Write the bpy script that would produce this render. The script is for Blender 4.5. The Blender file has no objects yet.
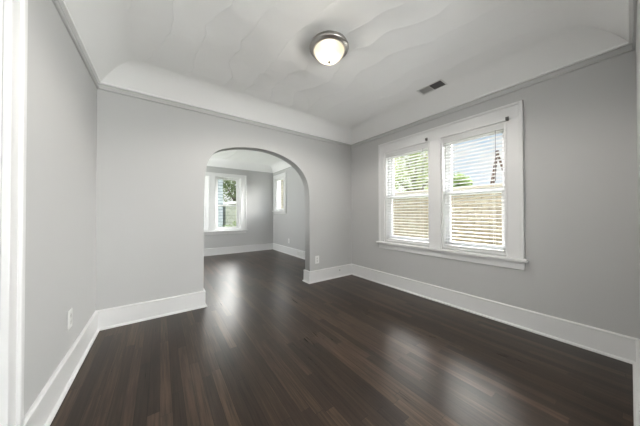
import bpy, bmesh, math, random
from mathutils import Vector, Matrix
random.seed(7)
S = bpy.context.scene
COL = S.collection

# ------------------------------------------------------------------ camera
H = 1.10
F_PX, YAW, PITCH, ROLL, CY = 221.95, 0.62203, 0.00944, -0.002234, 211.14
cam_d = bpy.data.cameras.new('camera'); cam = bpy.data.objects.new('camera', cam_d); COL.objects.link(cam)
cam_d.sensor_width = 36.0; cam_d.lens = F_PX / 640 * 36.0; cam_d.shift_y = -(213 - CY) / 640; cam_d.clip_start = 0.005
fw = Vector((math.sin(YAW) * math.cos(PITCH), math.cos(YAW) * math.cos(PITCH), math.sin(PITCH)))
rt = Vector((math.cos(YAW), -math.sin(YAW), 0)); up = rt.cross(fw)
r2 = rt * math.cos(ROLL) + up * math.sin(ROLL); u2 = -rt * math.sin(ROLL) + up * math.cos(ROLL)
M = Matrix((r2, u2, -fw)).transposed().to_4x4(); M.translation = Vector((0, 0, H))
cam.matrix_world = M
S.camera = cam

# ------------------------------------------------------------------ view, sky, added fill lights
S.view_settings.view_transform = 'Standard'; S.view_settings.look = 'None'
S.view_settings.exposure = 0.3; S.view_settings.gamma = 1.0; S.view_settings.use_curve_mapping = False
S.cycles.use_denoising = True
S.cycles.max_bounces = 12; S.cycles.diffuse_bounces = 8; S.cycles.transparent_max_bounces = 24
S.cycles.sample_clamp_indirect = 6.0
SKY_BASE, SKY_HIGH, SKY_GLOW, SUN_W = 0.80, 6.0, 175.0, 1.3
HALL_WATTS, SIDE_WATTS, FAR_WATTS, LAMP_WATTS = 210.0, 320.0, 85.0, 108.0

W = bpy.data.worlds.new('sky'); S.world = W; W.use_nodes = True
nt = W.node_tree; N = nt.nodes; L = nt.links; N.clear()
def wn(t, **k):
    n = N.new(t)
    for a, b in k.items(): setattr(n, a, b)
    return n
wo = wn('ShaderNodeOutputWorld'); bg = wn('ShaderNodeBackground'); tc = wn('ShaderNodeTexCoord')
sep = wn('ShaderNodeSeparateXYZ'); L.new(tc.outputs['Generated'], sep.inputs[0])
grad = wn('ShaderNodeValToRGB'); e = grad.color_ramp.elements
e[0].position = 0.0; e[0].color = (0.86, 0.93, 1.0, 1); e[1].position = 0.45; e[1].color = (0.38, 0.62, 0.95, 1)
L.new(sep.outputs['Z'], grad.inputs[0])
mp = wn('ShaderNodeMapping'); mp.inputs['Scale'].default_value = (2.6, 2.6, 6.5); mp.inputs['Location'].default_value = (0.35, 0.2, 0.1)
L.new(tc.outputs['Generated'], mp.inputs[0])
nz = wn('ShaderNodeTexNoise'); nz.inputs['Scale'].default_value = 1.5; nz.inputs['Detail'].default_value = 7; nz.inputs['Roughness'].default_value = .55
L.new(mp.outputs[0], nz.inputs['Vector'])
cr = wn('ShaderNodeValToRGB'); e = cr.color_ramp.elements; e[0].position = .32; e[0].color = (0, 0, 0, 1); e[1].position = .50; e[1].color = (1, 1, 1, 1)
L.new(nz.outputs['Fac'], cr.inputs[0])
mx = wn('ShaderNodeMixRGB'); mx.inputs[2].default_value = (1.0, 1.0, 1.02, 1)
L.new(cr.outputs[0], mx.inputs[0]); L.new(grad.outputs[0], mx.inputs[1])
# brighter upper north-eastern sky and unseen glow patches, added to light the rooms
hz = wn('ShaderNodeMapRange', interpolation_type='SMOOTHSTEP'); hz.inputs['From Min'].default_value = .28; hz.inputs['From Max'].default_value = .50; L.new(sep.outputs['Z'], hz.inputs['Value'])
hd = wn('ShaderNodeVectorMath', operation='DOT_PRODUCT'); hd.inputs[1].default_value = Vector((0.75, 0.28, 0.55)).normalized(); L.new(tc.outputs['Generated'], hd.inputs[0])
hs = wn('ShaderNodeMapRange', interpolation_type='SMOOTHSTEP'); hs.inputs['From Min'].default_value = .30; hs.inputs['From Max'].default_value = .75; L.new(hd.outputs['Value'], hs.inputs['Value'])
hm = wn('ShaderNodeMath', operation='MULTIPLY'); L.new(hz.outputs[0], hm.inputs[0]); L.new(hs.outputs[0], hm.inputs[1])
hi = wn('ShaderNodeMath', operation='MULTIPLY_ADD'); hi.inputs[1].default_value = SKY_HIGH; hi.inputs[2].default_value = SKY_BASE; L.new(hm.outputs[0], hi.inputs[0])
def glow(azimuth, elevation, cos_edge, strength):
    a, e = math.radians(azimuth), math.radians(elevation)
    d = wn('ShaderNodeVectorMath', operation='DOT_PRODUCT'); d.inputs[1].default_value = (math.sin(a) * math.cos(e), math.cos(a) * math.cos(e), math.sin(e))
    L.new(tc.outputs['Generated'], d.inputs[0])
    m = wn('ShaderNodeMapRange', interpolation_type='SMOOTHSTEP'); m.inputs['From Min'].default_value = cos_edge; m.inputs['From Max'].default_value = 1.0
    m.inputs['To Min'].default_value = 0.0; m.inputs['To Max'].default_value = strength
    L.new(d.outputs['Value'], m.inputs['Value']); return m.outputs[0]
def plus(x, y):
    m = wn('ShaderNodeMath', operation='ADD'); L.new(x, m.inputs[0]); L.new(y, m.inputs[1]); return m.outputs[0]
glows = plus(plus(glow(62, 30, .972, SKY_GLOW), glow(110, 17, .95, SKY_GLOW * .27)), glow(12, 27, .953, SKY_GLOW * .085))  # sky lobes added out of view for wall light and floor reflections
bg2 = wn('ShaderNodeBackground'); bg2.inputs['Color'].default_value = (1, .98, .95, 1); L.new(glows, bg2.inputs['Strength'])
ash = wn('ShaderNodeAddShader')
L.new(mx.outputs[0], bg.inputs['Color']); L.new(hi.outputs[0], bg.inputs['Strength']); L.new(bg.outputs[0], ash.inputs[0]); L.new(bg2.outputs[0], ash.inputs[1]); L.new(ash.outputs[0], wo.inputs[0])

sd = bpy.data.lights.new('sun', 'SUN'); sd.energy = SUN_W; sd.angle = math.radians(2); sd.color = (1, .95, .87)
so = bpy.data.objects.new('sun', sd); COL.objects.link(so); so.rotation_euler = Vector((.30, .36, -.88)).to_track_quat('-Z', 'Y').to_euler()
# area lights added outside unseen hall and far-room windows to fill the rooms
def fill_light(name, loc, face, tilt, sx, sy, watts):
    d = bpy.data.lights.new(name, 'AREA'); d.shape = 'RECTANGLE'; d.size = sx; d.size_y = sy; d.energy = watts; d.color = (1, 1, 1)
    o = bpy.data.objects.new(name, d); COL.objects.link(o); o.location = loc
    v = Vector((face[0] * math.cos(tilt), face[1] * math.cos(tilt), math.sin(tilt))); o.rotation_euler = v.to_track_quat('-Z', 'Y').to_euler()
fill_light('hall_rear_fill', (1.7, -3.6, .85), (0, 1), math.radians(42), 1.9, 1.3, HALL_WATTS)
fill_light('hall_side_fill', (3.45, -2.15, 1.10), (-1, 0), math.radians(23), 1.5, 1.3, SIDE_WATTS)
fill_light('far_room_fill', (-1.15, 5.75, 1.05), (1, 0), math.radians(24), 1.1, 1.3, FAR_WATTS)

# ------------------------------------------------------------------ dimensions
XL, XR, YB, YN, Y2 = -0.498, 2.815, 2.945, -0.0365, 6.407
TB = 0.14                       # arch wall thickness
ZL, ZC = 2.342, 2.52            # ledge under the cove, ceiling
WT = 0.17                       # outer wall thickness
YH = -3.0                       # rear wall of the hall behind the camera

# ------------------------------------------------------------------ materials
def mat(name, color=(.8, .8, .8), rough=.5, metal=0.0, spec=.5):
    m = bpy.data.materials.new(name); m.use_nodes = True
    b = m.node_tree.nodes['Principled BSDF']
    b.inputs['Base Color'].default_value = (*color, 1); b.inputs['Roughness'].default_value = rough
    b.inputs['Metallic'].default_value = metal; b.inputs['Specular IOR Level'].default_value = spec
    return m
def nodes(m): return m.node_tree.nodes, m.node_tree.links, m.node_tree.nodes['Principled BSDF']
def add_bump(m, scale, strength, dist=.002, detail=4, stretch=(1, 1, 1)):
    n, l, b = nodes(m)
    t = n.new('ShaderNodeTexCoord'); mp = n.new('ShaderNodeMapping'); mp.inputs['Scale'].default_value = stretch
    z = n.new('ShaderNodeTexNoise'); z.inputs['Scale'].default_value = scale; z.inputs['Detail'].default_value = detail
    bp = n.new('ShaderNodeBump'); bp.inputs['Strength'].default_value = strength; bp.inputs['Distance'].default_value = dist
    l.new(t.outputs['Object'], mp.inputs[0]); l.new(mp.outputs[0], z.inputs['Vector']); l.new(z.outputs['Fac'], bp.inputs['Height']); l.new(bp.outputs[0], b.inputs['Normal'])
    return z
def mottle(m, c1, c2, scale, detail=3, lo=.35, hi=.65, stretch=(1, 1, 1)):
    n, l, b = nodes(m)
    t = n.new('ShaderNodeTexCoord'); mp = n.new('ShaderNodeMapping'); mp.inputs['Scale'].default_value = stretch
    z = n.new('ShaderNodeTexNoise'); z.inputs['Scale'].default_value = scale; z.inputs['Detail'].default_value = detail
    r = n.new('ShaderNodeValToRGB'); e = r.color_ramp.elements
    e[0].position = lo; e[0].color = (*c1, 1); e[1].position = hi; e[1].color = (*c2, 1)
    l.new(t.outputs['Object'], mp.inputs[0]); l.new(mp.outputs[0], z.inputs['Vector']); l.new(z.outputs['Fac'], r.inputs[0]); l.new(r.outputs[0], b.inputs['Base Color'])
    return r

m_wall = mat('wall_paint', (.545, .545, .543), .62, spec=.35); add_bump(m_wall, 60, .12, .001)
m_trim = mat('trim_gloss_white', (.79, .79, .79), .32); add_bump(m_trim, 25, .05, .001)
m_vinyl = mat('window_vinyl_white', (.88, .88, .88), .35); add_bump(m_vinyl, 40, .03, .001)
m_blind = mat('blind_white', (.70, .70, .70), .4); add_bump(m_blind, 30, .04, .001, stretch=(8, .3, 8))
m_cord = mat('cord_grey', (.22, .22, .23), .7); add_bump(m_cord, 300, .3, .001)
m_tape = mat('cord_white', (.75, .75, .74), .8); add_bump(m_tape, 300, .3, .001)
m_nickel = mat('brushed_nickel', (.46, .44, .42), .33, 1.0); add_bump(m_nickel, 90, .06, .0005, stretch=(1, 1, 20))
m_bronze = mat('finial_bronze', (.10, .09, .08), .5, .6); add_bump(m_bronze, 90, .05, .0005)
m_plate = mat('outlet_plastic', (.84, .84, .83), .35); add_bump(m_plate, 80, .02, .0005)
m_socket = mat('socket_plastic', (.70, .70, .69), .4); add_bump(m_socket, 80, .02, .0005)
m_dark = mat('dark_slot', (.02, .02, .02), .6); add_bump(m_dark, 80, .05, .0005)
m_bracket = mat('bracket_steel', (.20, .195, .19), .4, .8); add_bump(m_bracket, 120, .1, .0005)
m_ventw = mat('vent_enamel', (.72, .72, .71), .4); add_bump(m_ventw, 60, .03, .0005)
m_ventg = mat('vent_grey_louvre', (.50, .495, .49), .45); add_bump(m_ventg, 60, .03, .0005)
m_ventd = mat('vent_dark_louvre', (.085, .08, .08), .5); add_bump(m_ventd, 60, .03, .0005)
m_brass = mat('door_knob_brass', (.55, .42, .22), .3, 1.0); add_bump(m_brass, 60, .03, .0005)

# ceiling plaster: overlapping trowelled sheets leave wavy ridges
m_ceil = mat('ceiling_plaster', (.92, .92, .915), .55, spec=.35)
def ceil_nodes():
    n, l, b = nodes(m_ceil)
    t = n.new('ShaderNodeTexCoord'); s = n.new('ShaderNodeSeparateXYZ'); l.new(t.outputs['Object'], s.inputs[0])
    def noise(sc, det, stretch):
        mp = n.new('ShaderNodeMapping'); mp.inputs['Scale'].default_value = stretch
        z = n.new('ShaderNodeTexNoise'); z.inputs['Scale'].default_value = sc; z.inputs['Detail'].default_value = det
        l.new(t.outputs['Object'], mp.inputs[0]); l.new(mp.outputs[0], z.inputs['Vector']); return z
    def mth(op, a, bb, c=None):
        q = n.new('ShaderNodeMath'); q.operation = op
        for i, v in enumerate((a, bb, c)):
            if v is None: continue
            if isinstance(v, (int, float)): q.inputs[i].default_value = v
            else: l.new(v, q.inputs[i])
        return q.outputs[0]
    z1 = noise(1.7, 1.5, (.8, 1, 1)); z2 = noise(5, 2, (.6, 1, 1))
    sx = mth('MULTIPLY_ADD', s.outputs['Y'], .10, s.outputs['X'])
    w = mth('MULTIPLY_ADD', z1.outputs['Fac'], .50, sx)
    w = mth('MULTIPLY_ADD', z2.outputs['Fac'], .10, w)
    fr = mth('FRACT', mth('DIVIDE', w, .27), 0)
    h = mth('POWER', mth('SUBTRACT', 1.0, fr), 1.7)
    fade = n.new('ShaderNodeMapRange'); fade.inputs['From Min'].default_value = 1.0; fade.inputs['From Max'].default_value = 2.0
    fade.inputs['To Min'].default_value = 1.0; fade.inputs['To Max'].default_value = .13; l.new(s.outputs['X'], fade.inputs['Value'])
    h = mth('MULTIPLY', h, fade.outputs[0])
    bp = n.new('ShaderNodeBump'); bp.inputs['Strength'].default_value = 1.0; bp.inputs['Distance'].default_value = .034
    l.new(h, bp.inputs['Height']); l.new(bp.outputs[0], b.inputs['Normal'])
ceil_nodes()
m_cove = mat('cove_plaster', (.91, .91, .905), .5, spec=.35); add_bump(m_cove, 8, .05, .002)

# dark stained oak strip floor, boards along Y
m_floor = mat('dark_oak_floor', (.03, .02, .016), .33, spec=.33)
fb = m_floor.node_tree.nodes['Principled BSDF']; fb.inputs['Coat Weight'].default_value = .0; fb.inputs['Coat Roughness'].default_value = .24
def floor_nodes():
    n, l, b = nodes(m_floor)
    t = n.new('ShaderNodeTexCoord'); s = n.new('ShaderNodeSeparateXYZ'); l.new(t.outputs['Object'], s.inputs[0])
    def mth(op, a, bb=None, c=None):
        q = n.new('ShaderNodeMath'); q.operation = op
        for i, v in enumerate((a, bb, c)):
            if v is None: continue
            if isinstance(v, (int, float)): q.inputs[i].default_value = v
            else: l.new(v, q.inputs[i])
        return q.outputs[0]
    bw, bl = .0575, .85
    u = mth('DIVIDE', s.outputs['X'], bw); row = mth('FLOOR', u); fu = mth('FRACT', u)
    wr = n.new('ShaderNodeTexWhiteNoise'); wr.noise_dimensions = '1D'; l.new(row, wr.inputs['W'])
    v = mth('ADD', mth('DIVIDE', s.outputs['Y'], bl), mth('MULTIPLY', wr.outputs['Value'], 7.3)); seg = mth('FLOOR', v); fv = mth('FRACT', v)
    cb = n.new('ShaderNodeCombineXYZ'); l.new(row, cb.inputs[0]); l.new(seg, cb.inputs[1])
    wb = n.new('ShaderNodeTexWhiteNoise'); wb.noise_dimensions = '3D'; l.new(cb.outputs[0], wb.inputs['Vector'])
    # grain, shifted per board
    gv = n.new('ShaderNodeCombineXYZ'); l.new(mth('ADD', mth('MULTIPLY', s.outputs['X'], 95), mth('MULTIPLY', wb.outputs['Value'], 40)), gv.inputs[0])
    l.new(mth('MULTIPLY', s.outputs['Y'], 3.2), gv.inputs[1]); l.new(mth('MULTIPLY', wb.outputs['Value'], 90), gv.inputs[2])
    g = n.new('ShaderNodeTexNoise'); g.inputs['Scale'].default_value = 1.0; g.inputs['Detail'].default_value = 3; g.inputs['Roughness'].default_value = .6; g.inputs['Distortion'].default_value = .0
    l.new(gv.outputs[0], g.inputs['Vector'])
    r = n.new('ShaderNodeValToRGB'); e = r.color_ramp.elements
    e[0].position = 0; e[0].color = (.012, .0080, .0058, 1); e[1].position = 1; e[1].color = (.100, .064, .041, 1)
    q = r.color_ramp.elements.new(.55); q.color = (.037, .0240, .0165, 1)
    tone = mth('ADD', mth('MULTIPLY', wb.outputs['Value'], .56), mth('MULTIPLY_ADD', g.outputs['Fac'], 1.1, -.30)); l.new(tone, r.inputs[0])
    # gaps between boards
    du = mth('MINIMUM', fu, mth('SUBTRACT', 1, fu)); dv = mth('MULTIPLY', mth('MINIMUM', fv, mth('SUBTRACT', 1, fv)), bl / bw)
    gap = n.new('ShaderNodeMapRange'); gap.inputs['From Min'].default_value = .008; gap.inputs['From Max'].default_value = .03
    l.new(mth('MINIMUM', du, dv), gap.inputs['Value'])
    mxc = n.new('ShaderNodeMixRGB'); mxc.blend_type = 'MULTIPLY'; mxc.inputs[0].default_value = .7; l.new(r.outputs[0], mxc.inputs[1]); l.new(gap.outputs[0], mxc.inputs[2])
    l.new(mxc.outputs[0], b.inputs['Base Color'])
    wear = n.new('ShaderNodeTexNoise'); wear.inputs['Scale'].default_value = 2.2; wear.inputs['Detail'].default_value = 5; l.new(t.outputs['Object'], wear.inputs['Vector'])
    rr = mth('ADD', mth('ADD', mth('MULTIPLY', wear.outputs['Fac'], .06), .22), mth('MULTIPLY', g.outputs['Fac'], .10)); l.new(rr, b.inputs['Roughness'])
    hgt = mth('ADD', mth('MULTIPLY', g.outputs['Fac'], .12), mth('ADD', mth('MULTIPLY', gap.outputs[0], .6), mth('MULTIPLY', wb.outputs['Value'], .2)))
    bp = n.new('ShaderNodeBump'); bp.inputs['Strength'].default_value = .25; bp.inputs['Distance'].default_value = .0012
    l.new(hgt, bp.inputs['Height']); l.new(bp.outputs[0], b.inputs['Normal'])
floor_nodes()

def glass_mat():
    m = bpy.data.materials.new('window_glass'); m.use_nodes = True; n = m.node_tree.nodes; l = m.node_tree.links; n.clear()
    o = n.new('ShaderNodeOutputMaterial'); mixn = n.new('ShaderNodeMixShader'); tr = n.new('ShaderNodeBsdfTransparent'); gl = n.new('ShaderNodeBsdfGlossy')
    tr.inputs[0].default_value = (.96, .97, .965, 1); gl.inputs['Roughness'].default_value = .02
    lw = n.new('ShaderNodeLayerWeight'); lw.inputs['Blend'].default_value = .5
    pw = n.new('ShaderNodeMath'); pw.operation = 'POWER'; pw.inputs[1].default_value = 5; l.new(lw.outputs['Facing'], pw.inputs[0])
    fr = n.new('ShaderNodeMath'); fr.operation = 'MULTIPLY_ADD'; fr.inputs[1].default_value = .6; fr.inputs[2].default_value = .015; l.new(pw.outputs[0], fr.inputs[0])
    l.new(fr.outputs[0], mixn.inputs[0]); l.new(tr.outputs[0], mixn.inputs[1]); l.new(gl.outputs[0], mixn.inputs[2]); l.new(mixn.outputs[0], o.inputs[0])
    return m
m_glass = glass_mat()

def shade_mat():
    m = bpy.data.materials.new('alabaster_glass_lit'); m.use_nodes = True; n = m.node_tree.nodes; l = m.node_tree.links; n.clear()
    o = n.new('ShaderNodeOutputMaterial'); tr = n.new('ShaderNodeBsdfTranslucent'); tp = n.new('ShaderNodeBsdfTransparent'); em = n.new('ShaderNodeEmission')
    t = n.new('ShaderNodeTexCoord'); z = n.new('ShaderNodeTexNoise'); z.inputs['Scale'].default_value = 9; z.inputs['Detail'].default_value = 3; z.inputs['Distortion'].default_value = 1.5
    r = n.new('ShaderNodeValToRGB'); e = r.color_ramp.elements; e[0].position = .35; e[0].color = (1, .80, .52, 1); e[1].position = .62; e[1].color = (1, .90, .70, 1)
    l.new(t.outputs['Object'], z.inputs['Vector']); l.new(z.outputs['Fac'], r.inputs[0])
    tr.inputs[0].default_value = (.011, .010, .008, 1); l.new(r.outputs[0], em.inputs[0]); em.inputs[1].default_value = .66
    m1 = n.new('ShaderNodeMixShader'); m1.inputs[0].default_value = .45; l.new(tr.outputs[0], m1.inputs[1]); l.new(tp.outputs[0], m1.inputs[2])
    a = n.new('ShaderNodeAddShader'); l.new(m1.outputs[0], a.inputs[0]); l.new(em.outputs[0], a.inputs[1]); l.new(a.outputs[0], o.inputs[0])
    return m
m_shade = shade_mat()

def leaf_mat(name, c1, c2, scale=1.2, trans=.45):
    m = bpy.data.materials.new(name); m.use_nodes = True; n = m.node_tree.nodes; l = m.node_tree.links
    b = n['Principled BSDF']; b.inputs['Roughness'].default_value = .55
    t = n.new('ShaderNodeTexCoord'); z = n.new('ShaderNodeTexNoise'); z.inputs['Scale'].default_value = scale; z.inputs['Detail'].default_value = 4
    r = n.new('ShaderNodeValToRGB'); e = r.color_ramp.elements; e[0].position = .35; e[0].color = (*c1, 1); e[1].position = .65; e[1].color = (*c2, 1)
    l.new(t.outputs['Object'], z.inputs['Vector']); l.new(z.outputs['Fac'], r.inputs[0]); l.new(r.outputs[0], b.inputs['Base Color'])
    tr = n.new('ShaderNodeBsdfTranslucent'); l.new(r.outputs[0], tr.inputs[0]); mx = n.new('ShaderNodeMixShader'); mx.inputs[0].default_value = trans
    l.new(b.outputs[0], mx.inputs[1]); l.new(tr.outputs[0], mx.inputs[2]); l.new(mx.outputs[0], n['Material Output'].inputs[0])
    return m
m_leaf = leaf_mat('tree_leaves', (.11, .16, .045), (.40, .46, .19))
m_leaf2 = leaf_mat('shrub_leaves', (.09, .15, .04), (.24, .33, .10))
m_leaf3 = leaf_mat('dark_leaves', (.05, .085, .03), (.12, .18, .07))
m_leaf4 = leaf_mat('grey_green_leaves', (.08, .11, .05), (.22, .27, .13))
m_bark = mat('bark', (.10, .075, .055), .9); mottle(m_bark, (.06, .045, .035), (.16, .12, .09), 9, stretch=(1, 1, .2)); 
m_rust = mat('rusty_mast', (.15, .09, .06), .7); mottle(m_rust, (.06, .038, .03), (.13, .08, .055), 14)
m_grass = mat('lawn', (.08, .12, .04), .9); mottle(m_grass, (.05, .08, .025), (.13, .17, .06), 3)
m_coping = mat('beige_coping', (.42, .38, .31), .8); mottle(m_coping, (.37, .33, .27), (.47, .43, .36), 3)
m_ext = mat('house_outside', (.62, .60, .56), .8); add_bump(m_ext, 20, .2, .004)
m_roofm = mat('grey_roof', (.17, .17, .175), .9); mottle(m_roofm, (.13, .13, .135), (.22, .22, .225), 12)

def course_mat(name, ca, cb, cm, bw, rh, mortar, bump=.5, axis='Y'):
    m = mat(name, ca, .85); n, l, b = nodes(m)
    t = n.new('ShaderNodeTexCoord'); s = n.new('ShaderNodeSeparateXYZ'); c = n.new('ShaderNodeCombineXYZ'); l.new(t.outputs['Object'], s.inputs[0])
    l.new(s.outputs[axis], c.inputs[0]); l.new(s.outputs['Z'], c.inputs[1])
    br = n.new('ShaderNodeTexBrick'); br.inputs['Scale'].default_value = 1; br.inputs['Brick Width'].default_value = bw; br.inputs['Row Height'].default_value = rh
    br.inputs['Mortar Size'].default_value = mortar; br.inputs['Mortar Smooth'].default_value = .3
    br.inputs['Color1'].default_value = (*ca, 1); br.inputs['Color2'].default_value = (*cb, 1); br.inputs['Mortar'].default_value = (*cm, 1)
    l.new(c.outputs[0], br.inputs['Vector'])
    z = n.new('ShaderNodeTexNoise'); z.inputs['Scale'].default_value = 7; z.inputs['Detail'].default_value = 6; l.new(t.outputs['Object'], z.inputs['Vector'])
    r = n.new('ShaderNodeMapRange'); r.inputs['From Min'].default_value = .3; r.inputs['From Max'].default_value = .7; r.inputs['To Min'].default_value = .75; r.inputs['To Max'].default_value = 1.15; l.new(z.outputs['Fac'], r.inputs['Value'])
    mu = n.new('ShaderNodeMixRGB'); mu.blend_type = 'MULTIPLY'; mu.inputs[0].default_value = 1; l.new(br.outputs['Color'], mu.inputs[1]); l.new(r.outputs[0], mu.inputs[2]); l.new(mu.outputs[0], b.inputs['Base Color'])
    bp = n.new('ShaderNodeBump'); bp.inputs['Strength'].default_value = bump; bp.inputs['Distance'].default_value = .01; bp.invert = True
    l.new(br.outputs['Fac'], bp.inputs['Height']); l.new(bp.outputs[0], b.inputs['Normal'])
    return m
m_shake = course_mat('tan_wall_courses', (.32, .27, .195), (.40, .35, .265), (.17, .135, .095), .30, .085, .008)
m_siding = course_mat('blue_grey_siding', (.36, .40, .44), (.40, .44, .48), (.16, .18, .20), 4.0, .16, .014, axis='X')
m_shed = course_mat('olive_grey_boards', (.30, .31, .26), (.34, .35, .30), (.17, .18, .15), 3.0, .20, .012, axis='X')
m_tan2 = course_mat('beige_siding', (.30, .275, .23), (.34, .31, .26), (.22, .20, .17), 4.0, .18, .012, axis='X')

# ------------------------------------------------------------------ mesh helpers
def link(name, bm, m, parent=None, smooth=False, kind=None):
    bmesh.ops.recalc_face_normals(bm, faces=bm.faces)
    me = bpy.data.meshes.new(name); bm.to_mesh(me); bm.free()
    if smooth:
        for p in me.polygons: p.use_smooth = True
    if m: me.materials.append(m)
    o = bpy.data.objects.new(name, me); COL.objects.link(o)
    if parent: o.parent = parent
    if kind: o['kind'] = kind
    return o
def struct(name, bm, m, **k): return link(name, bm, m, kind='structure', **k)
def empty(name, loc=(0, 0, 0), rot=(0, 0, 0)):
    o = bpy.data.objects.new(name, None); COL.objects.link(o); o.location = loc; o.rotation_euler = rot; o.empty_display_size = .05
    return o
def tag(o, label, cat, group=None):
    o['label'] = label; o['category'] = cat
    if group: o['group'] = group
    return o
def box(bm, a, b, bev=0.0, f=None):
    """axis box between corners a and b; f maps local coordinates to world"""
    x0, y0, z0 = (min(a[i], b[i]) for i in range(3)); x1, y1, z1 = (max(a[i], b[i]) for i in range(3))
    t = bmesh.new(); v = [t.verts.new(p) for p in ((x0, y0, z0), (x1, y0, z0), (x1, y1, z0), (x0, y1, z0), (x0, y0, z1), (x1, y0, z1), (x1, y1, z1), (x0, y1, z1))]
    for q in ((0, 3, 2, 1), (4, 5, 6, 7), (0, 1, 5, 4), (1, 2, 6, 5), (2, 3, 7, 6), (3, 0, 4, 7)): t.faces.new([v[i] for i in q])
    if bev > 0: bmesh.ops.bevel(t, geom=list(t.edges), offset=bev, segments=2, affect='EDGES', profile=.5)
    if f:
        for q in t.verts: q.co = Vector(f(*q.co))
    me = bpy.data.meshes.new('t'); t.to_mesh(me); t.free(); bm.from_mesh(me); bpy.data.meshes.remove(me)
def tube(bm, pts, r, seg=10, r2=None):
    pts = [Vector(p) for p in pts]; rings = []
    for i, p in enumerate(pts):
        d = (pts[min(i + 1, len(pts) - 1)] - pts[max(i - 1, 0)]).normalized()
        a = d.cross(Vector((0, 0, 1)) if abs(d.z) < .9 else Vector((1, 0, 0))).normalized(); b = d.cross(a)
        rr = r if r2 is None else r + (r2 - r) * i / (len(pts) - 1)
        rings.append([bm.verts.new(p + (a * math.cos(k * 2 * math.pi / seg) + b * math.sin(k * 2 * math.pi / seg)) * rr) for k in range(seg)])
    for A, B in zip(rings, rings[1:]):
        for k in range(seg): bm.faces.new((A[k], A[(k + 1) % seg], B[(k + 1) % seg], B[k]))
    bm.faces.new(rings[0]); bm.faces.new(list(reversed(rings[-1])))
def lathe(bm, prof, seg=48, c=(0, 0, 0)):
    rings = []
    for r, z in prof:
        if r < 1e-5: rings.append([bm.verts.new((c[0], c[1], c[2] + z))])
        else: rings.append([bm.verts.new((c[0] + r * math.cos(k * 2 * math.pi / seg), c[1] + r * math.sin(k * 2 * math.pi / seg), c[2] + z)) for k in range(seg)])
    for A, B in zip(rings, rings[1:]):
        for k in range(seg):
            k2 = (k + 1) % seg
            if len(A) == 1 and len(B) == 1: continue
            if len(A) == 1: bm.faces.new((A[0], B[k2], B[k]))
            elif len(B) == 1: bm.faces.new((A[k], A[k2], B[0]))
            else: bm.faces.new((A[k], A[k2], B[k2], B[k]))
def sweep(bm, path, prof, closed=False, rng=None):
    """profile (distance from wall, height) along a plan path with the room on the left; rng picks segments"""
    n = len(path); P = [Vector((*p, 0)) for p in path]
    nseg = n if closed else n - 1
    def nrm(i):
        d = (P[(i + 1) % n] - P[i]).normalized(); return Vector((-d.y, d.x, 0))
    mit = []
    for i in range(n):
        if closed: a, b = nrm((i - 1) % n), nrm(i)
        else: a, b = nrm(max(i - 1, 0)), nrm(min(i, nseg - 1))
        m = a + b; mit.append(m / (m.dot(a)))
    segs = range(nseg) if rng is None else rng
    idx = [segs[0]] + [s + 1 for s in segs]
    rings = [[bm.verts.new(P[i % n] + mit[i % n] * d + Vector((0, 0, z))) for d, z in prof] for i in idx]
    if closed and rng is None: rings[-1] = rings[0]
    k = len(prof)
    for A, B in zip(rings, rings[1:]):
        for j in range(k): bm.faces.new((A[j], A[(j + 1) % k], B[(j + 1) % k], B[j]))
    if not (closed and rng is None):
        bm.faces.new(rings[0]); bm.faces.new(list(reversed(rings[-1])))
def wall_grid(bm, u0, u1, v0, v1, w0, w1, holes, f):
    """wall panel with rectangular holes (ua, ub, va, vb): clean front, back, reveals"""
    us = sorted({u0, u1, *[h[0] for h in holes], *[h[1] for h in holes]}); vs = sorted({v0, v1, *[h[2] for h in holes], *[h[3] for h in holes]})
    solid = lambda i, j: 0 <= i < len(us) - 1 and 0 <= j < len(vs) - 1 and not any(h[0] <= (us[i] + us[i + 1]) / 2 <= h[1] and h[2] <= (vs[j] + vs[j + 1]) / 2 <= h[3] for h in holes)
    V = {}
    def vt(i, j, w):
        if (i, j, w) not in V: V[i, j, w] = bm.verts.new(f(us[i], vs[j], w))
        return V[i, j, w]
    for i in range(len(us) - 1):
        for j in range(len(vs) - 1):
            if not solid(i, j): continue
            for w in (w0, w1): bm.faces.new((vt(i, j, w), vt(i + 1, j, w), vt(i + 1, j + 1, w), vt(i, j + 1, w)))
            for di, dj, e in ((-1, 0, ((i, j), (i, j + 1))), (1, 0, ((i + 1, j), (i + 1, j + 1))), (0, -1, ((i, j), (i + 1, j))), (0, 1, ((i, j + 1), (i + 1, j + 1)))):
                if not solid(i + di, j + dj):
                    (a, b), (c, d) = e; bm.faces.new((vt(a, b, w0), vt(c, d, w0), vt(c, d, w1), vt(a, b, w1)))

FR = lambda u, v, w: (XR + w, u, v)          # right wall: u = y, v = z, w = out of the room
FF = lambda u, v, w: (u, Y2 + w, v)          # far wall
FL = lambda u, v, w: (XL - w, u, v)          # left wall
FH = lambda u, v, w: (u, YH - w, v)          # rear wall of the hall

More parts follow.
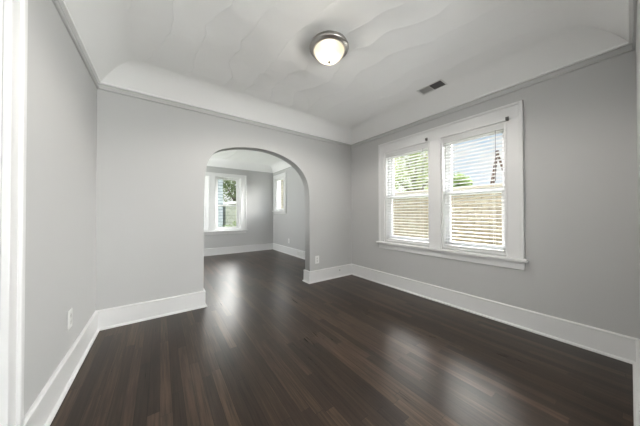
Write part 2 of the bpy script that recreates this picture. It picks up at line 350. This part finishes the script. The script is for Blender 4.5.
# ------------------------------------------------------------------ shell
bm = bmesh.new(); box(bm, (XL - WT, YH - WT, -.12), (XR + WT, Y2 + WT, 0)); struct('floor', bm, m_floor)
W_NEAR = (.718, 1.351, .675, 2.022); W_FAR = (1.501, 2.200, .675, 2.022); W_SMALL = (5.66, 6.24, 1.185, 2.13)
W_FL, W_FR = (.33, 1.02, .652, 2.10), (1.165, 1.842, .652, 2.10)
W_HALL = (.8, 2.6, .75, 2.1); W_SIDE = (-2.85, -1.45, .75, 2.1); W_LEFT = (5.0, 6.2, .75, 2.1)  # unseen window openings, added to let the area lights in
DOOR = (.60, 1.402, 0.0, 2.12)
bm = bmesh.new(); wall_grid(bm, YH - WT, Y2 + WT, 0, ZC + .06, 0, WT, [W_NEAR, W_FAR, W_SMALL, W_SIDE], FR); struct('wall_right', bm, m_wall)
bm = bmesh.new(); wall_grid(bm, YH - WT, Y2 + WT, 0, ZC + .06, 0, WT, [DOOR, W_LEFT], FL); struct('wall_left', bm, m_wall)
bm = bmesh.new(); wall_grid(bm, XL, XR, 0, ZC + .06, 0, WT, [W_FL, W_FR], FF); struct('wall_far', bm, m_wall)
bm = bmesh.new(); wall_grid(bm, XL, XR, 0, ZC + .06, 0, WT, [W_HALL], FH); struct('wall_rear', bm, m_wall)
bm = bmesh.new(); wall_grid(bm, XL, XR, 0, ZC + .06, 0, .12, [(-.34, 1.80, 0, 2.28)], lambda u, v, w: (u, YN - w, v)); struct('wall_front', bm, m_wall)

# wall with the arched opening
ARCH = [(.415, 0), (.415, .9), (.417, 1.25), (.424, 1.50), (.434, 1.64), (.458, 1.757), (.487, 1.805), (.524, 1.838), (.565, 1.871), (.615, 1.899), (.66, 1.918), (.709, 1.933), (.77, 1.950), (.833, 1.963), (.9, 1.974), (.964, 1.981),
        (1.05, 1.986), (1.13, 1.987), (1.19, 1.984), (1.247, 1.979), (1.31, 1.970), (1.369, 1.958), (1.425, 1.944), (1.481, 1.926), (1.532, 1.907), (1.58, 1.887), (1.632, 1.86), (1.683, 1.828), (1.73, 1.79), (1.771, 1.75), (1.81, 1.70), (1.844, 1.645),
        (1.868, 1.59), (1.886, 1.53), (1.899, 1.45), (1.906, 1.35), (1.909, 1.2), (1.909, .9), (1.909, 0)]
bm = bmesh.new()
outl = [(XL, 0)] + ARCH + [(XR, 0), (XR, ZC + .06), (XL, ZC + .06)]
va = [bm.verts.new((x, YB, z)) for x, z in outl]; vb = [bm.verts.new((x, YB + TB, z)) for x, z in outl]
bm.faces.new(va); bm.faces.new(list(reversed(vb)))
k = len(outl)
arch_faces = []
for i in range(k):
    fc = bm.faces.new((va[i], vb[i], vb[(i + 1) % k], va[(i + 1) % k]))
    if 1 <= i < len(ARCH): fc.smooth = True
ed = [e for e in bm.edges if (abs(e.verts[0].co.y - e.verts[1].co.y) < 1e-6) and all(.4 < v.co.x < 1.95 and v.co.z < 2.1 for v in e.verts) and not (e.verts[0].co.z == 0 and e.verts[1].co.z == 0)]
bmesh.ops.bevel(bm, geom=ed, offset=.012, segments=3, affect='EDGES', profile=.5)
struct('wall_back', bm, m_wall)

def cove_ceiling(name, x0, x1, y0, y1, r=.27):
    rings = [(.0, ZL), (.029, ZL), (.031, ZL + .003), (.031, ZL + .014), (.033, ZL + .016)]
    for i in range(1, 13):
        a = i / 12; rings.append((.033 + r * a, ZL + .016 + (ZC - ZL - .016) * (1 - (1 - a) ** 2.1)))
    bm = bmesh.new(); R = []
    for d, z in rings: R.append([bm.verts.new(p) for p in ((x0 + d, y0 + d, z), (x1 - d, y0 + d, z), (x1 - d, y1 - d, z), (x0 + d, y1 - d, z))])
    for q, (A, B) in enumerate(zip(R, R[1:])):
        for j in range(4):
            f = bm.faces.new((A[j], A[(j + 1) % 4], B[(j + 1) % 4], B[j])); f.smooth = q >= 4; f.material_index = 1
    # mitre lines stay crisp near the ledge
    fc = bm.faces.new(R[-1]); fc.smooth = True
    for A, B in zip(R, R[1:]):
        for j in range(4):
            e = bm.edges.get((A[j], B[j]))
            if e: e.smooth = False
    for q in range(5):
        for j in range(4): bm.edges.get((R[q][j], R[q][(j + 1) % 4])).smooth = False
    o = struct(name, bm, m_ceil); o.data.materials.append(m_cove)
    return o
cove_ceiling('ceiling', XL, XR, YN, YB)
cove_ceiling('ceiling', XL, XR, YB + TB, Y2, .2)
cove_ceiling('ceiling', XL, XR, YH, YN - .12, .2)

# picture rail under the cove, in wall colour
RAIL = [(0, 2.288), (.010, 2.288), (.015, 2.293), (.015, 2.299), (.009, 2.304), (.006, 2.308), (.005, 2.334), (.009, 2.342), (0, 2.342)]
bm = bmesh.new(); sweep(bm, [(XL, YN), (XR, YN), (XR, YB), (XL, YB)], RAIL, True); struct('trim_1', bm, m_wall)
bm = bmesh.new(); sweep(bm, [(XL, YB + TB), (XR, YB + TB), (XR, Y2), (XL, Y2)], RAIL, True); struct('trim_2', bm, m_wall)

# baseboards with shoe moulding
BASE = [(0, 0), (.034, 0), (.034, .005), (.031, .012), (.025, .017), (.018, .019), (.017, .168), (.0195, .171), (.0205, .176), (.018, .181), (.012, .184), (.010, .186), (0, .186)]
ax0, ax1 = .415, 1.909
DC = 1.503  # outer edge of the door casing
BP = [(1.81, YN), (XR, YN), (XR, YB), (ax1, YB), (ax1, YB + TB), (XR, YB + TB), (XR, Y2), (XL, Y2), (XL, YB + TB), (ax0, YB + TB), (ax0, YB), (XL, YB), (XL, DC)]
for nm, rg in (('baseboard_front', [0]), ('baseboard_right', [1]), ('baseboard_back', [2, 3, 4]), ('baseboard_right', [5]), ('baseboard_far', [6]), ('baseboard_left', [7]), ('baseboard_back', [8, 9, 10]), ('baseboard_left', [11])):
    bm = bmesh.new(); sweep(bm, BP, BASE, False, rg); bo = struct(nm, bm, m_trim)
    if nm == 'baseboard_back' and rg[0] == 2:
        bm = bmesh.new(); t = bmesh.new(); lathe(t, [(0, .004), (.006, .004), (.0075, .0015), (.0075, -.004), (0, -.004)], 16)
        for v in t.verts: v.co = Vector((2.516 + v.co.x, YB - .018 - v.co.z, .117 + v.co.y))
        me = bpy.data.meshes.new('t'); t.to_mesh(me); t.free(); bm.from_mesh(me); link('cable_hole', bm, m_dark, bo)
bm = bmesh.new(); sweep(bm, [(XL, .499), (XL, YN), (-.36, YN)], BASE); struct('baseboard_left', bm, m_trim)
bm = bmesh.new(); sweep(bm, [(-.36, YN - .12), (XL, YN - .12), (XL, YH), (XR, YH), (XR, YN - .12), (1.81, YN - .12)], BASE); struct('baseboard_hall', bm, m_trim)

# ------------------------------------------------------------------ windows
def sash(name, parent, f, u0, u1, v0, v1, w0, w1, stile, top, bot):
    bm = bmesh.new()
    box(bm, (u0, v0, w0), (u0 + stile, v1, w1), .003, f); box(bm, (u1 - stile, v0, w0), (u1, v1, w1), .003, f)
    box(bm, (u0 + stile - .002, v1 - top, w0 + .001), (u1 - stile + .002, v1, w1 - .001), .003, f); box(bm, (u0 + stile - .002, v0, w0 + .001), (u1 - stile + .002, v0 + bot, w1 - .001), .003, f)
    o = link(name, bm, m_vinyl, parent)
    bm = bmesh.new(); wm = (w0 + w1) / 2; box(bm, (u0 + stile - .006, v0 + bot - .006, wm - .002), (u1 - stile + .006, v1 - top + .006, wm + .002), 0, f); link('pane', bm, m_glass, o)
    return o
def window(n, f, hole, meet, stile=.045, single=False, lock=True):
    u0, u1, v0, v1 = hole; uc = (u0 + u1) / 2
    root = empty('window_%d' % n, f(uc, v0, .06)); root['kind'] = 'structure'
    inv = root.location.copy()
    g = lambda a, b, c: tuple(Vector(f(a, b, c)) - inv)
    bm = bmesh.new(); t = .016                                     # jamb liner and stops
    for a, b in (((u0, v0, .0), (u0 + t, v1, WT)), ((u1 - t, v0, .0), (u1, v1, WT)), ((u0 + t, v1 - t, .0), (u1 - t, v1, WT)), ((u0 + t, v0, .0), (u1 - t, v0 + t, WT))): box(bm, a, b, 0, g)
    if not single:
      for a, b in (((u0 + t, v0 + t, .066), (u0 + t + .012, v1 - t, .078)), ((u1 - t - .012, v0 + t, .066), (u1 - t, v1 - t, .078)), ((u0 + t + .012, v1 - t - .012, .066), (u1 - t - .012, v1 - t, .078))): box(bm, a, b, 0, g)
    link('window_frame', bm, m_trim, root)
    if single: sash('sash', root, g, u0 + t, u1 - t, v0 + t, v1 - t, .022, .058, stile, stile, stile)
    else:
        sash('upper_sash', root, g, u0 + t, u1 - t, meet - .03, v1 - t, .122, .156, stile, .05, .036)
        lo = sash('lower_sash', root, g, u0 + t, u1 - t, v0 + t, meet + .012, .082, .118, stile, .036, .062)
        bm = bmesh.new(); box(bm, (uc - .025, meet + .012, .088), (uc + .025, meet + .02, .112), .003, g); box(bm, (uc - .012, meet + .02, .08), (uc + .02, meet + .028, .095), .003, g); link('sash_lock', bm, m_plate, lo)
    return root
window(1, FR, W_FAR, 1.345); window(2, FR, W_NEAR, 1.345)
window(3, FF, W_FL, 1.325, .078); window(4, FF, W_FR, 1.325, .078)
window(5, FR, W_SMALL, 0, .034, single=True)
window(6, FH, W_HALL, 1.42); window(7, FR, W_SIDE, 1.42); window(8, FL, W_LEFT, 1.42)  # unseen windows added in front of the fill area lights

def casing(n, f, u0, u1, v_sill, v_top, openings, apron, horn=.03):
    """flat casing boards round one or two openings with a raised backband, head cap, stool and apron"""
    bm = bmesh.new(); us = [u0] + [q for o in openings for q in o[:2]] + [u1]
    vt = openings[0][3]; t = .018
    for i in range(0, len(us), 2): box(bm, (us[i] + (.002 if i else 0), v_sill, 0), (us[i + 1] - (.002 if i + 2 < len(us) else 0), vt + .002, -t), .002, f)
    box(bm, (u0, vt + .002, 0), (u1, v_top, -t - .0005), .002, f)
    bb = .022
    for a in ((u0 - .004, u0 + bb), (u1 - bb, u1 + .004)): box(bm, (a[0], v_sill, 0), (a[1], v_top + .004, -.030), .004, f)
    box(bm, (u0 + bb, v_top - bb, 0), (u1 - bb, v_top + .004, -.030), .004, f)
    for o in openings:                                             # inner bead
        box(bm, (o[0] - .012, v_sill, 0), (o[0], vt, -.0225), .002, f); box(bm, (o[1], v_sill, 0), (o[1] + .012, vt, -.0225), .002, f); box(bm, (o[0] - .012, vt, 0), (o[1] + .012, vt + .012, -.0225), .002, f)
    o = struct('trim_%d' % n, bm, m_trim)
    bm = bmesh.new(); box(bm, (u0 - horn, v_sill - .028, 0), (u1 + horn, v_sill, -.062), .008, f)
    for h in openings: box(bm, (h[0] + .001, v_sill - .027, -.001), (h[1] - .001, v_sill + .001, .064), .0, f)
    link('stool', bm, m_trim, o)
    bm = bmesh.new(); box(bm, (u0 - .005, v_sill - .028 - apron, 0), (u1 + .005, v_sill - .028, -.018), .003, f)
    box(bm, (u0 - .005, v_sill - .046, 0), (u1 + .005, v_sill - .028, -.028), .005, f); link('apron', bm, m_trim, o)
casing(3, FR, .588, 2.302, .660, 2.170, [W_NEAR, W_FAR], .078)
casing(4, FF, .20, 1.985, .640, 2.178, [W_FL, W_FR], .070)
casing(5, FR, 5.515, 6.315, 1.175, 2.232, [W_SMALL], .062, .022)
casing(6, FH, .7, 2.7, .74, 2.2, [W_HALL], .07)
casing(9, FR, -2.93, -1.35, .74, 2.2, [W_SIDE], .07)
casing(10, FL, 4.9, 6.3, .74, 2.2, [W_LEFT], .07)

# ------------------------------------------------------------------ left door and casing
bm = bmesh.new()
CT = 2.245
for a, b in ((DOOR[1], DC), (.499, DOOR[0])):
    box(bm, (a + (.002 if a > 1 else 0), 0, 0), (b - (.002 if a < 1 else 0), CT, -.018), .002, FL)
box(bm, (.499, DOOR[3] + .002, 0), (DC, CT, -.0185), .002, FL)
for a, b in ((DC - .030, DC + .003), (.496, .532)): box(bm, (a, 0, 0), (b, CT + .003, -.030), .006, FL)
box(bm, (.532, CT - .036, 0), (DC - .030, CT + .003, -.030), .006, FL)
for a, b in ((DOOR[1], DOOR[1] + .014), (DOOR[0] - .014, DOOR[0])): box(bm, (a, 0, 0), (b, DOOR[3], -.022), .003, FL)
struct('trim_7', bm, m_trim)
bm = bmesh.new()
for a, b in (((DOOR[0], 0, 0), (DOOR[0] + .018, DOOR[3], WT)), ((DOOR[1] - .018, 0, 0), (DOOR[1], DOOR[3], WT)), ((DOOR[0] + .018, DOOR[3] - .018, 0), (DOOR[1] - .018, DOOR[3], WT))): box(bm, a, b, 0, FL)
for a, b in (((DOOR[0] + .018, 0, .062), (DOOR[0] + .030, DOOR[3] - .018, .10)), ((DOOR[1] - .030, 0, .062), (DOOR[1] - .018, DOOR[3] - .018, .10))): box(bm, a, b, 0, FL)
struct('trim_8', bm, m_trim)
du0, du1, dv1 = DOOR[0] + .0195, DOOR[1] - .0195, DOOR[3] - .021
d = empty('door_1', FL((du0 + du1) / 2, 0, .04)); d['kind'] = 'structure'; dl = d.location.copy()
G = lambda a, b, c: tuple(Vector(FL(a, b, c)) - dl)
bm = bmesh.new(); w0, w1 = .024, .060
for a, b in (((du0, .008, w0), (du0 + .11, dv1, w1)), ((du1 - .11, .008, w0), (du1, dv1, w1)), ((du0 + .109, dv1 - .12, w0 + .0005), (du1 - .109, dv1, w1)), ((du0 + .109, .008, w0 + .0005), (du1 - .109, .22, w1)), ((du0 + .109, .92, w0 + .0005), (du1 - .109, 1.06, w1))): box(bm, a, b, .002, G)
box(bm, (du0 + .10, .2, w0 + .012), (du1 - .10, dv1 - .1, w1 - .012), 0, G); link('slab', bm, m_trim, d)
bm = bmesh.new(); lathe(bm, [(0, .062), (.016, .062), (.026, .05), (.028, .04), (.022, .026), (.010, .018), (.010, .006), (.024, .005), (.026, 0), (0, 0)], 24)
for v in bm.verts: x, y, z = v.co; v.co = Vector(G(du0 + .06 + x, .98 + y, w0 - z))
link('door_knob', bm, m_brass, d, smooth=True)

# ------------------------------------------------------------------ blinds (inside the window openings)
def blind(hole, tilt, label, seed):
    u0, u1, v0, v1 = hole; u0 += .018; u1 -= .018; wc = .036
    root = empty('window_blind', FR((u0 + u1) / 2, v1 - .016, wc)); inv = root.location.copy()
    tag(root, label, 'blind', 'horizontal slat blinds of the window pair')
    g = lambda a, b, c: tuple(Vector(FR(a, b, c)) - inv)
    bm = bmesh.new(); box(bm, (u0, v1 - .062, wc - .026), (u1, v1 - .0165, wc + .024), .002, g); box(bm, (u0 - .001, v1 - .070, wc - .033), (u1 + .001, v1 - .0165, wc - .027), .002, g); link('headrail', bm, m_blind, root)
    bm = bmesh.new(); pitch = .0405; zb = v0 + .047; nsl = int((v1 - .085 - zb) / pitch)
    rnd = random.Random(seed); top = v1 - .090
    for i in range(nsl + 1):
        zc_ = top - i * pitch; tl = tilt + rnd.uniform(-.02, .02); secs = []
        for j in range(7):
            s = (j / 6 - .5) * .049; crown = .0022 * (1 - (s / .0245) ** 2)
            for th, lst in ((.0014, 0), (-.0014, 1)): secs.append((s, crown + th))
        A = secs[0::2]; B = secs[1::2][::-1]; prof = A + B
        rings = []
        for uu in (u0 + .004, u1 - .004): rings.append([bm.verts.new(g(uu, zc_ + h * math.cos(tl) - s * math.sin(tl), wc + s * math.cos(tl) + h * math.sin(tl))) for s, h in prof])
        kk = len(prof)
        for j in range(kk): bm.faces.new((rings[0][j], rings[0][(j + 1) % kk], rings[1][(j + 1) % kk], rings[1][j]))
        bm.faces.new(rings[0]); bm.faces.new(rings[1][::-1])
    zlast = top - nsl * pitch
    link('slats', bm, m_blind, root)
    bm = bmesh.new(); box(bm, (u0 + .003, v0 + .0175, wc - .026), (u1 - .003, v0 + .040, wc + .026), .004, g); link('bottom_rail', bm, m_blind, root)
    for q in (.16, .84):
        bm = bmesh.new(); uu = u0 + (u1 - u0) * q
        for w in (wc - .0265, wc + .0265): tube(bm, [g(uu, v0 + .03, w), g(uu, v1 - .062, w)], .0009, 6)
        link('ladder_cord', bm, m_tape, root)
    uu = u0 + .068
    bm = bmesh.new(); tube(bm, [g(uu, v1 - .066, wc - .036), g(uu, v1 - .30, wc - .037), g(uu + .003, v1 - .56, wc - .036)], .0022, 8); lathe_c = g(uu + .003, v1 - .575, wc - .036)
    lathe(bm, [(0, .018), (.003, .016), (.0055, 0), (.0045, -.012), (0, -.016)], 12, lathe_c); link('lift_cord', bm, m_cord, root)
blind(W_FAR, .13, 'white slat blind in the farther window, green leaves showing through its upper half', 1)
blind(W_NEAR, .07, 'white slat blind in the nearer window, blue sky and brown mast showing through it', 2)

def bracket(y, z, label):
    r = empty('shade_bracket', (XR - .018, y, z)); tag(r, label, 'bracket', 'shade brackets on the window casing')
    bm = bmesh.new(); box(bm, (-.004, -.012, -.022), (0, .012, .022), .0015); link('mounting_plate', bm, m_bracket, r)
    bm = bmesh.new(); box(bm, (-.024, -.010, -.016), (-.004, -.006, .016), .001); box(bm, (-.024, .006, -.016), (-.004, .010, .016), .001); box(bm, (-.024, -.010, -.016), (-.004, .010, -.012), .001); link('socket_arm', bm, m_bracket, r)
bracket(1.522, 2.052, 'small dark metal bracket on the casing between the two blinds')
bracket(.700, 2.034, 'small dark metal bracket at the upper outer corner of the nearer window')

# ------------------------------------------------------------------ ceiling light
lt = empty('ceiling_light', (1.148, 1.4645, ZC)); tag(lt, 'flush ceiling light with brushed metal ring and glowing alabaster glass bowl', 'ceiling light')
bm = bmesh.new(); lathe(bm, [(0, -.001), (.150, -.001), (.155, -.006), (.157, -.020), (.164, -.026), (.165, -.036), (.160, -.044), (.150, -.047), (.146, -.054), (.138, -.057), (.126, -.054), (.124, -.040), (0, -.036)], 64)
link('metal_ring', bm, m_nickel, lt, smooth=True)
bm = bmesh.new(); prof = []
for i in range(15):
    a = i / 14 * math.pi / 2; prof.append(((.126 * math.cos(a)), -.050 - .090 * math.sin(a)))
lathe(bm, prof[:-1] + [(.0, -.140)], 64); link('glass_bowl', bm, m_shade, lt, smooth=True)
bm = bmesh.new(); lathe(bm, [(0, -.138), (.012, -.139), (.013, -.143), (.007, -.147), (.0085, -.153), (.006, -.159), (0, -.162)], 24); link('finial', bm, m_bronze, lt, smooth=True)
ld = bpy.data.lights.new('bulb', 'SPOT'); ld.spot_size = math.radians(166); ld.spot_blend = .35; ld.energy = LAMP_WATTS; ld.shadow_soft_size = .033; ld.color = (1, .95, .88)
lo = bpy.data.objects.new('bulb', ld); COL.objects.link(lo); lo.parent = lt; lo.location = (0, 0, -.103)

gd = bpy.data.lights.new('bowl_glow', 'POINT'); gd.energy = 4.5; gd.shadow_soft_size = .033; gd.color = (1, .93, .82)
go = bpy.data.objects.new('bowl_glow', gd); COL.objects.link(go); go.parent = lt; go.location = (0, 0, -.103)

# ------------------------------------------------------------------ ceiling vent
vt = empty('ceiling_vent', (2.483, 1.292, ZC)); tag(vt, 'white ceiling air vent with one dark and one grey louvre bank', 'vent')
bm = bmesh.new(); hx, hy, rim = .078, .140, .014
for a, b in (((-hx, -hy, -.006), (-hx + rim, hy, -.0005)), ((hx - rim, -hy, -.006), (hx, hy, -.0005)), ((-hx + rim, -hy, -.006), (hx - rim, -hy + rim, -.0005)), ((-hx + rim, hy - rim, -.006), (hx - rim, hy, -.0005)), ((-hx + rim, -.003, -.006), (hx - rim, .003, -.0005))): box(bm, a, b, .0015)
link('vent_frame', bm, m_ventw, vt)
for nm, y0, y1, mm, sg, lab in (('louvre_bank', -hy + rim, -.003, m_ventd, 1, 'dark louvre bank'), ('louvre_bank', .003, hy - rim, m_ventg, -1, 'grey louvre bank')):
    bm = bmesh.new(); box(bm, (-hx + rim, y0, -.0016), (hx - rim, y1, -.0006))
    for i in range(9):
        yy = y0 + (y1 - y0) * (i + .5) / 9
        v = [bm.verts.new((x, yy + dy, z)) for x in (-hx + rim, hx - rim) for dy, z in ((-.005 * sg, -.0016), (.005 * sg, -.0066), (.0055 * sg, -.006), (-.0045 * sg, -.001))]
        for q in ((0, 1, 5, 4), (1, 2, 6, 5), (2, 3, 7, 6), (3, 0, 4, 7), (0, 3, 2, 1), (4, 5, 6, 7)): bm.faces.new([v[j] for j in q])
    link(nm, bm, mm, vt)['label'] = lab

# ------------------------------------------------------------------ outlets
def outlet(loc, rz, label, pw=.078, ph=.124):
    """faces local -Y"""
    r = empty('wall_outlet', loc, (0, 0, rz)); tag(r, label, 'outlet', 'white wall outlets')
    bm = bmesh.new(); box(bm, (-pw / 2, -.006, -ph / 2), (pw / 2, -.0003, ph / 2), .0025); link('cover_plate', bm, m_plate, r)
    for s in (-1, 1):
        bm = bmesh.new(); t = bmesh.new(); lathe(t, [(0, .0018), (.0155, .0018), (.017, .0008), (.017, -.001), (0, -.001)], 24)
        for v in t.verts: v.co = Vector((max(-.0135, min(.0135, v.co.x)), -.006 - v.co.z, v.co.y + s * .021))
        me = bpy.data.meshes.new('t'); t.to_mesh(me); t.free(); bm.from_mesh(me); so = link('socket', bm, m_socket, r)
        bm = bmesh.new()
        for x, hh in ((-.006, .0045), (.006, .0035)): box(bm, (x - .0011, -.0082, s * .021 + .002 - hh), (x + .0011, -.0077, s * .021 + .002 + hh))
        box(bm, (-.002, -.0082, s * .021 - .0115), (.002, -.0077, s * .021 - .0075)); link('slots', bm, m_dark, so)
    bm = bmesh.new(); box(bm, (-.0025, -.0072, -.0025), (.0025, -.006, .0025), .0008); link('screw', bm, m_plate, r)
outlet((2.050, YB, .352), 0, 'white wall outlet on the arch wall just right of the archway')
outlet((XL, 2.203, .392), math.pi / 2, 'white wall outlet low on the left side wall')
outlet((XR, 5.378, .352), -math.pi / 2, 'white wall outlet seen through the archway below the small window')

# baseboard register in the far room
rg = empty('baseboard_register', (XR - .0185, 4.76, .03)); tag(rg, 'white slotted air register set in the far room baseboard beside the arch jamb', 'register')
bm = bmesh.new()
for a, b in (((-.012, -.16, 0), (0, -.145, .13)), ((-.012, .145, 0), (0, .16, .13)), ((-.012, -.145, 0), (0, .145, .012)), ((-.012, -.145, .118), (0, .145, .13))): box(bm, a, b, .002)
link('register_frame', bm, m_plate, rg)
bm = bmesh.new()
for i in range(8): box(bm, (-.010, -.145, .016 + i * .0128), (-.003, .145, .0235 + i * .0128), .0008)
box(bm, (-.002, -.145, .012), (-.0005, .145, .118)); link('louvres', bm, m_ventw, rg)

# ------------------------------------------------------------------ outside
GZ = -.62
bm = bmesh.new(); v = [bm.verts.new(p) for p in ((-40, -30, GZ), (60, -30, GZ), (60, 70, GZ), (-40, 70, GZ))]; bm.faces.new(v); struct('ground', bm, m_grass)

# tan building beyond the right windows
tb = empty('garage_building', (6.2, 2.5, GZ)); tag(tb, 'low tan building of rough coursed blocks outside the two slat blinds', 'building')
bm = bmesh.new(); box(bm, (0, -5.2, 0), (1.5, 4.7, 2.17)); link('block_wall', bm, m_shake, tb)
bm = bmesh.new(); box(bm, (-.05, -5.25, 2.17), (1.55, 4.75, 2.375), .01); link('coping', bm, m_coping, tb)

def leaves(bm, centre, rad, count, size, rnd, shell=.35):
    c = Vector(centre)
    for _ in range(count):
        d = Vector((rnd.gauss(0, 1), rnd.gauss(0, 1), rnd.gauss(0, 1))).normalized(); q = shell + (1 - shell) * rnd.random() ** .5
        p = c + Vector((d.x * rad[0], d.y * rad[1], d.z * rad[2])) * q
        a = Vector((rnd.gauss(0, 1), rnd.gauss(0, 1), rnd.gauss(0, .7))).normalized(); b = a.cross(Vector((rnd.gauss(0, 1), rnd.gauss(0, 1), rnd.gauss(0, 1)))).normalized()
        s = size * rnd.uniform(.6, 1.3)
        vs = [bm.verts.new(p + a * s * x + b * s * y) for x, y in ((-1, 0), (-.2, -.42), (1, 0), (-.2, .42))]; bm.faces.new(vs)
def tree(name, base, clumps, label, cat, m, count, size, trunk_r, seed, group=None):
    rnd = random.Random(seed); r = empty(name, base); tag(r, label, cat, group); B = Vector(base)
    bm = bmesh.new()
    for c, rad in clumps: leaves(bm, Vector(c) - B, rad, count, size, rnd)
    me_ = bm; bmesh_faces = None
    link('foliage', bm, m, r)
    bm = bmesh.new(); hz = min(c[2] for c, _ in clumps) - base[2]; cx = sum(c[0] for c, _ in clumps) / len(clumps) - base[0]; cy = sum(c[1] for c, _ in clumps) / len(clumps) - base[1]
    fork = Vector((cx * .3, cy * .3, max(.3, hz * .8))); tube(bm, [(0, 0, 0), fork * .5 + Vector((.03, 0, 0)), fork], trunk_r, 10, trunk_r * .7)
    for c, rad in clumps:
        e = Vector(c) - B; tube(bm, [fork * .95, fork.lerp(e, .5) + Vector((0, 0, .08)), e], trunk_r * .6, 8, trunk_r * .2)
    link('trunk', bm, m_bark, r, smooth=True)
tree('leafy_tree', (10.3, 6.0, GZ), [((10, 5.2, 2.7), (.9, .8, .8)), ((10.2, 6.2, 3.1), (1, .9, .9)), ((10.1, 6.9, 2.6), (.9, .8, .9)), ((10.4, 5.7, 3.9), (1, .8, .7)), ((10.4, 6.8, 4.0), (1, .9, .8)), ((10.3, 7.9, 3.3), (1, .9, 1.0)), ((10.5, 6.3, 4.7), (.9, .8, .7))],
     'bushy yellow green tree outside the farther of the two right windows', 'tree', m_leaf, 520, .085, .16, 3)
tree('round_shrub', (9.0, 3.66, GZ), [((9, 3.90, 2.05), (.35, .24, .30)), ((9, 3.5, 2.2), (.35, .24, .24)), ((9, 3.72, 2.35), (.3, .26, .28)), ((9.05, 3.42, 1.95), (.3, .22, .2))],
     'rounded green treetop rising over the tan wall in the nearer window', 'tree', m_leaf2, 300, .06, .06, 5)

# brown tripod mast behind the tan building
ms = empty('tripod_mast', (8.0, 2.2, GZ)); tag(ms, 'brown pointed tripod mast standing beyond the tan wall in the nearer window', 'mast')
apex = Vector((0, .045, 2.883 - GZ))
for e in ((0, .62, 0), (.55, .55, 0), (.1, -.80, 0)):
    bm = bmesh.new(); e = Vector(e); tube(bm, [e, apex], .036, 8, .028); link('leg', bm, m_rust, ms)
bm = bmesh.new(); lathe(bm, [(0, .05), (.04, .04), (.055, 0), (.05, -.05), (0, -.06)], 12, apex); link('cap', bm, m_rust, ms)
bm = bmesh.new(); tube(bm, [apex.lerp(Vector((0, .62, 0)), .5), apex.lerp(Vector((.55, .55, 0)), .5), apex.lerp(Vector((.1, -.80, 0)), .5), apex.lerp(Vector((0, .62, 0)), .5)], .012, 6); link('cross_brace', bm, m_rust, ms)

# houses and planting seen from the far room
h1 = empty('siding_house', (-1.72, 12.6, GZ)); tag(h1, 'blue grey sided house at left in the far room window', 'house')
bm = bmesh.new(); box(bm, (-5, 0, 0), (4.4, 6, 3.9)); link('siding_wall', bm, m_siding, h1)
bm = bmesh.new()
v = [bm.verts.new(p) for p in ((-5.3, -.35, 3.85), (4.6, -.35, 3.85), (4.6, 6.35, 3.85), (-5.3, 6.35, 3.85), (-5.3, 3, 6.0), (4.6, 3, 6.0))]
for q in ((0, 1, 5, 4), (3, 4, 5, 2), (0, 4, 3), (1, 2, 5), (0, 3, 2, 1)): bm.faces.new([v[i] for i in q])
link('roof', bm, m_roofm, h1)
sh = empty('garden_shed', (4.6, 13.4, GZ)); tag(sh, 'low olive grey shed with white roof edge in the far room window', 'shed')
bm = bmesh.new(); box(bm, (-1.6, 0, 0), (1.5, 2.4, 2.3)); link('board_wall', bm, m_shed, sh)
bm = bmesh.new()
v = [bm.verts.new((x, y, z)) for y in (-.12, 2.5) for x, z in ((-1.75, 2.22), (1.65, 2.62), (1.65, 2.74), (-1.75, 2.34))]
for q in ((0, 1, 2, 3), (4, 7, 6, 5), (0, 4, 5, 1), (1, 5, 6, 2), (2, 6, 7, 3), (3, 7, 4, 0)): bm.faces.new([v[i] for i in q])
link('white_fascia', bm, m_trim, sh)['label'] = 'white roof edge'
tree('garden_tree', (4.7, 17.4, GZ), [((4.0, 17.2, 2.6), (.8, .8, .8)), ((4.8, 17.4, 2.9), (.8, .8, .9)), ((4.4, 17.2, 3.7), (.9, .8, .8)), ((3.6, 17.3, 3.5), (.6, .6, .6)), ((5.2, 17.4, 3.9), (.6, .6, .7))],
     'loose grey green tree above the shed in the far room window', 'tree', m_leaf4, 420, .10, .14, 8)
tree('low_bush', (3.3, 11.2, GZ), [((3.1, 11.2, .25), (.5, .4, .5)), ((3.7, 11.3, .1), (.5, .4, .55)), ((2.5, 11.2, .1), (.5, .4, .5))],
     'low grey green bush outside the lower pane of the far room window', 'bush', m_leaf4, 420, .07, .04, 11)
tree('narrow_evergreen', (6.14, 11.5, GZ), [((6.14, 11.5, 0.6), (.36, .36, .9)), ((6.14, 11.5, 1.8), (.33, .33, .9)), ((6.14, 11.5, 3.0), (.24, .24, .9))],
     'narrow dark evergreen outside the small far room window', 'tree', m_leaf3, 700, .06, .06, 13)
h2 = empty('beige_house', (9.6, 15.2, GZ)); tag(h2, 'beige sided house behind the evergreen in the small far room window', 'house')
bm = bmesh.new(); box(bm, (-2.4, 0, 0), (3, 4, 4.6)); link('siding_wall', bm, m_tan2, h2)
bm = bmesh.new()
v = [bm.verts.new(p) for p in ((-2.7, -.35, 4.55), (3.3, -.35, 4.55), (3.3, 4.35, 4.55), (-2.7, 4.35, 4.55), (-2.7, 2, 6.0), (3.3, 2, 6.0))]
for q in ((0, 1, 5, 4), (3, 4, 5, 2), (0, 4, 3), (1, 2, 5), (0, 3, 2, 1)): bm.faces.new([v[i] for i in q])
link('roof', bm, m_roofm, h2)
